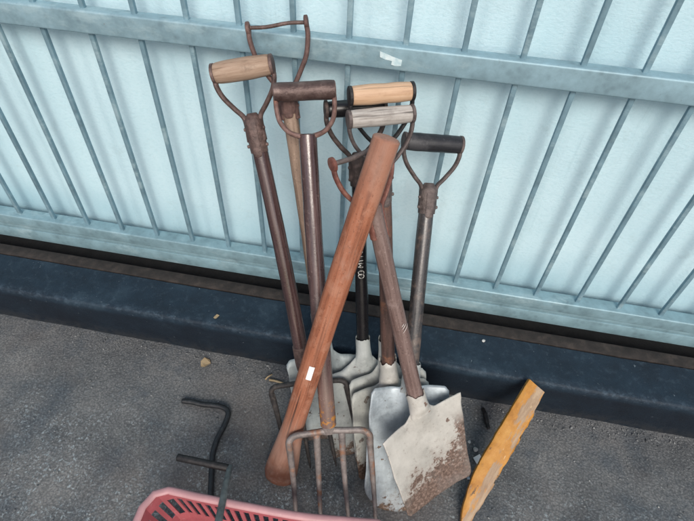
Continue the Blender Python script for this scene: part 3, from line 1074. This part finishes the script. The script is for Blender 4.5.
# ribs leave the open slots between them
per = 0
acc = []
for k in range(m_):
    a, b = outline[k], outline[(k + 1) % m_]
    acc.append((a, b, (b - a).length))
pos = 0.0
total = sum(c for _, _, c in acc)
N = 72
for i in range(N):
    s = total * i / N
    for a, b, ln in acc:
        if s <= ln:
            p = a + (b - a) * (s / ln)
            tdir = (b - a).normalized()
            break
        s -= ln
    nrm = Vector((tdir.y, -tdir.x, 0))
    lo = cen + (p - cen) * 0.909
    hi = cen + (p - cen) * 0.971
    vs8 = []
    for (c_, z) in ((lo, 0.045), (hi, ZR - 0.052)):
        for sx, sy in ((-1, -1), (1, -1), (1, 1), (-1, 1)):
            vs8.append(bm.verts.new(Vector((c_.x, c_.y, z)) + tdir * (0.0055 * sx) + nrm * (0.0016 * sy)))
    for f in ((0, 1, 2, 3), (7, 6, 5, 4), (0, 4, 5, 1), (1, 5, 6, 2), (2, 6, 7, 3), (3, 7, 4, 0)):
        bm.faces.new([vs8[q] for q in f])
link_mesh('slotted_wall', bm, pink_w, crate, smooth=False)
bm = bmesh.new()
fl_ = [cen + (p - cen) * 0.895 for p in outline]
lo_ = [bm.verts.new((p.x, p.y, 0.004)) for p in fl_]
hi_ = [bm.verts.new((p.x, p.y, 0.009)) for p in fl_]
bm.faces.new(lo_)
bm.faces.new(hi_)
for k in range(m_):
    q = (k + 1) % m_
    bm.faces.new((lo_[k], lo_[q], hi_[q], hi_[k]))
link_mesh('base', bm, pink_w, crate, smooth=False)

# ------------------------------------------------------------------ bent black rod and the grey bar (left)
blk_rod = m_rust('black_coated_rod', (0.006, 0.007, 0.009), (0.012, 0.014, 0.017), (0.035, 0.038, 0.043), 24, 0.45, 0.0)
bm = bmesh.new()
ctrl = [(183, 401, .012), (192, 402, .012), (203, 404.5, .012), (220, 406.5, .014), (228, 412, .014), (225, 424, .014), (217, 440, .013), (212.5, 456, .012), (211.5, 474, .012), (210.5, 497, .012)]
tube(bm, curve_pts([onz(x, y, z) for x, y, z in ctrl], 8), 0.0084, 14, round_ends=0.005)
rod = link_mesh('bent_rod', bm, blk_rod)
tag(rod, 'thick black rod bent into a hook lying on the ground at the left', 'rod')

tb = onz(230, 466, 0.155)
bar_root = thing('metal_bar', 'grey metal bar with a black cross rod, resting on the pink crate rim', 'bar', Matrix.Translation(tb))
bm = bmesh.new()
p0, p1, p2 = tb, onz(225, 490, 0.19), onz(218, 524, 0.226)
tube(bm, [p0 - tb, p1 - tb, p2 - tb, (p2 - tb) + (p2 - p1) * 0.8], [(0.0075, 0.0045), (0.0085, 0.0045), (0.0092, 0.0045), (0.0092, 0.0045)], 10, side=(0, 0.5, 0.8), round_ends=0.003)
link_mesh('flat_bar', bm, m_rust('grey_green_steel', (0.07, 0.08, 0.082), (0.13, 0.15, 0.15), (0.2, 0.225, 0.22), 26, 0.5, 0.2), bar_root)
bm = bmesh.new()
q0, q1 = onz(228, 468, 0.152), onz(178, 457.5, 0.152)
tube(bm, [q0 - tb, (q0 + q1) / 2 - tb, q1 - tb], 0.0098, 14, round_ends=0.004)
link_mesh('cross_rod', bm, black_iron, bar_root)

# ------------------------------------------------------------------ worn yellow pick head (right edge)
def yellow_mat():
    m = Mat('worn_yellow_paint', 31)
    n = m.noise(22, 6, 0.7)
    c = m.ramp(n, [(0.3, (0.33, 0.135, 0.022)), (0.5, (0.48, 0.215, 0.035)), (0.72, (0.56, 0.29, 0.07))])
    wr = m.noise(34, 7, 0.72, (0.22, 1, 1))
    cen_ = m.math('MULTIPLY', m.step(m.y, 0.016, -0.002), m.step(m.y, -0.040, -0.018))
    lev = m.math('ADD', wr, m.math('MULTIPLY', cen_, 0.13))
    c = m.mix(m.math('MULTIPLY', m.step(lev, 0.56, 0.63), 0.9), c, m.ramp(m.noise(60, 5, 0.7, (0.15, 1, 1)), [(0.3, (0.22, 0.14, 0.085)), (0.7, (0.47, 0.36, 0.25))]))
    sc = m.noise(60, 5, 0.75, (0.35, 1, 1))
    c = m.mix(m.math('MULTIPLY', m.step(sc, 0.60, 0.67), 0.85), c, (0.05, 0.038, 0.032))
    c = m.mix(m.math('MULTIPLY', m.step(sc, 0.36, 0.32), 0.6), c, (0.66, 0.50, 0.30))
    return m.out(c, 0.5, 0, m.math('ADD', wr, sc), 0.002, 0.6)


# board whose pointed foot stands on the ground and whose back rests on the kerb edge
B0 = onz(462, 524, 0.012)
BSL = (0.187 - 0.012) / (KF - 0.004 - B0.y)


def onboard(x, y):
    d = ray(x, y)
    # plane z = B0.z + (Y - B0.y) * BSL
    t = (B0.z - B0.y * BSL - CAM.z + CAM.y * BSL) / (d.z - d.y * BSL)
    return CAM + d * t


upper = curve_pts([onboard(x, y) for x, y in ((459.5, 527), (460.5, 516), (464, 499), (474, 471), (493, 437), (511, 407), (528, 379))], 8)
lower = curve_pts([onboard(x, y) for x, y in ((461.5, 528), (470, 523), (478, 511), (492, 488), (511, 456), (529, 424), (545, 394))], 8)
oy = onboard(478, 490)
ax = (upper[-6] - upper[24]).normalized()
nb = Vector((0, -BSL, 1)).normalized()
nb = (nb - ax * nb.dot(ax)).normalized()
my = Matrix((ax, nb.cross(ax), nb)).transposed().to_4x4()
my.translation = oy
inv = my.inverted()
bm = bmesh.new()
rings = []
sec = [(-1.0, 0.35), (-0.93, 0.85), (-0.80, 1.0), (-0.4, 1.04), (0.0, 1.03), (0.4, 1.04), (0.82, 1.0), (0.95, 0.8), (1.0, 0.3), (1.0, -0.5), (0.9, -0.9), (0.0, -0.95), (-0.9, -0.9), (-1.0, -0.5)]
for i, (a, b) in enumerate(zip(upper, lower)):
    c_ = (a + b) / 2
    hw_ = (b - a) / 2
    rg = []
    for cx, sz in sec:
        p = c_ + hw_ * cx + nb * (0.0105 * sz)
        p += Vector((wob(p, .0018, 40, 2), wob(p, .0018, 40, 5), wob(p, .0014, 40, 9)))
        if cx > 0.85:
            p -= hw_ * (max(0.0, wob(p, 0.5, 34, 21)) + max(0, wob(p, 0.3, 90, 4)))
        rg.append(bm.verts.new(inv @ p))
    rings.append(rg)
q_ = len(sec)
for a, b in zip(rings, rings[1:]):
    for q in range(q_):
        bm.faces.new((a[q], a[(q + 1) % q_], b[(q + 1) % q_], b[q]))
bm.faces.new(rings[0])
bm.faces.new(rings[-1])
yel = link_mesh('wooden_board', bm, yellow_mat(), angle=32)
yel.matrix_world = my
tag(yel, 'worn orange yellow painted wooden board with a pointed foot at the right', 'board')

# ------------------------------------------------------------------ litter on the ground
paper = Mat('white_paper', 1)
pm = paper.out((0.72, 0.75, 0.76), 0.8)


def scrap(name, pix, z, mat, label, cat, th=0.0012, lift=0.003, group=None):
    bm = bmesh.new()
    P = [onz(x, y, z) for x, y in pix]
    c_ = sum(P, Vector()) / len(P)
    c_.z = z
    lo = [bm.verts.new(p - c_ + Vector((0, 0, lift * math.sin(i * 2.1) * 0.4 + lift * 0.5))) for i, p in enumerate(P)]
    hi = [bm.verts.new(v.co + Vector((0, 0, th))) for v in lo]
    bm.faces.new(lo[::-1])
    bm.faces.new(hi)
    k = len(P)
    for i in range(k):
        bm.faces.new((lo[i], lo[(i + 1) % k], hi[(i + 1) % k], hi[i]))
    o = link_mesh(name, bm, mat, smooth=False)
    o.location = c_
    tag(o, label, cat, group)
    return o


scrap('paper_scrap', [(473, 458), (479.5, 454.5), (483, 461), (477.5, 466)], 0.002, pm, 'square white paper scrap on the ground beside the yellow board', 'paper')
leafm = m_wood('dry_leaf', (0.16, 0.11, 0.05), (0.30, 0.22, 0.12), (0.42, 0.34, 0.22), 5)
scrap('dry_leaf', [(201, 362), (205, 358.5), (210, 360), (211, 364), (205, 368), (201, 367)], 0.002, leafm, 'curled tan leaf on the ground at the foot of the navy kerb', 'leaf', lift=0.008)
scrap('dry_leaf', [(213.5, 318), (217, 315), (219.5, 315.5), (217, 318.5), (215, 319.5)], KT + 0.002, leafm, 'tiny pale leaf lying on top of the navy kerb', 'leaf', lift=0.004)


def pebble(px, py, r, z, col, label, seed):
    bm = bmesh.new()
    bmesh.ops.create_icosphere(bm, subdivisions=3, radius=r)
    for v in bm.verts:
        v.co *= 1 + mnoise.noise(v.co * (0.9 / r) + Vector((seed, 0, 0))) * 0.35
        v.co.z *= 0.6
    p = onz(px, py, z)
    m = Mat('pebble_stone', seed)
    o = link_mesh('pebble', bm, m.out(m.ramp(m.noise(120, 4), [(0.3, tuple(k * 0.6 for k in col)), (0.7, col)]), 0.8))
    o.location = (p.x, p.y, z + r * 0.4)
    tag(o, label, 'stone')


pebble(475.5, 450, 0.0075, 0, (0.5, 0.5, 0.49), 'pale grey pebble just above the square white paper scrap', 1)
pebble(469, 442, 0.005, 0, (0.45, 0.5, 0.52), 'small bluish pebble right of the cream shovel blade', 2)
pebble(468, 478, 0.005, 0, (0.5, 0.6, 0.68), 'small pale blue pebble under the corner of the cream shovel blade', 3)
pebble(483.5, 341, 0.0055, KT, (0.55, 0.57, 0.56), 'little white stone on top of the kerb at the right', 4)

# dark plastic peg near the right edge
bm = bmesh.new()
a, b = onz(483, 409, 0.008), onz(488.5, 428, 0.008)
oc = (a + b) / 2
oc.z = 0
tube(bm, curve_pts([a - oc, (a * 0.7 + b * 0.3) - oc + Vector((0, 0, 0.006)), (a * 0.3 + b * 0.7) - oc, b - oc], 5), [(0.006, 0.006)] * 5 + [(0.009, 0.007)] * 6 + [(0.006, 0.006)] * 5, 12, round_ends=0.003)
peg = link_mesh('plastic_peg', bm, black_iron)
peg.location = oc
tag(peg, 'small black plastic peg on the ground below the kerb at the right', 'peg')

# loose twigs by the kerb
for pa, pb, r_, lb in (((269.5, 380), (297.5, 388.5), 0.0036, 'long dry tan twig on the ground crossing behind the dark fork tine'),
                       ((265.5, 379.5), (272, 374.5), 0.0026, 'very short pale twig on the ground just above the long twig')):
    bm = bmesh.new()
    a, b = onz(*pa, 0.005), onz(*pb, 0.006)
    tube(bm, curve_pts([Vector((0, 0, 0)), (b - a) * 0.3 + Vector((0, .002, .003)), (b - a) * 0.7 + Vector((0, -.001, .004)), b - a], 5),
         [r_ * (1.25 - 0.5 * i / 15) for i in range(16)], 9, round_ends=0.001)
    tw = link_mesh('twig', bm, leafm)
    tw.location = a
    tag(tw, lb, 'twig')

# uncountable grit
bm = bmesh.new()
rg = random.Random(11)
for k in range(1500):
    x, y = rg.uniform(-1.1, 1.0), rg.uniform(0.25, 0.87)
    if rg.random() < 0.5:
        y = 0.87 - abs(rg.gauss(0, 0.03))
    r = abs(rg.gauss(0, 0.0011)) + 0.0008
    mm = Matrix.Translation((x, y, r * 0.3)) @ Matrix.Rotation(rg.uniform(0, 6.28), 4, 'Z') @ Matrix.Diagonal((rg.uniform(0.8, 1.8), 1, 0.7, 1))
    bmesh.ops.create_icosphere(bm, subdivisions=1, radius=r, matrix=mm)
mgr = Mat('grit', 6)
grit = link_mesh('grit', bm, mgr.out(mgr.ramp(mgr.noise(40, 2), [(0.35, (0.08, 0.085, 0.09)), (0.6, (0.22, 0.23, 0.23)), (0.75, (0.45, 0.46, 0.45))]), 0.85), smooth=False)
grit['kind'] = 'stuff'
tag(grit, 'scattered pale grit and dust specks over the dark ground', 'grit')
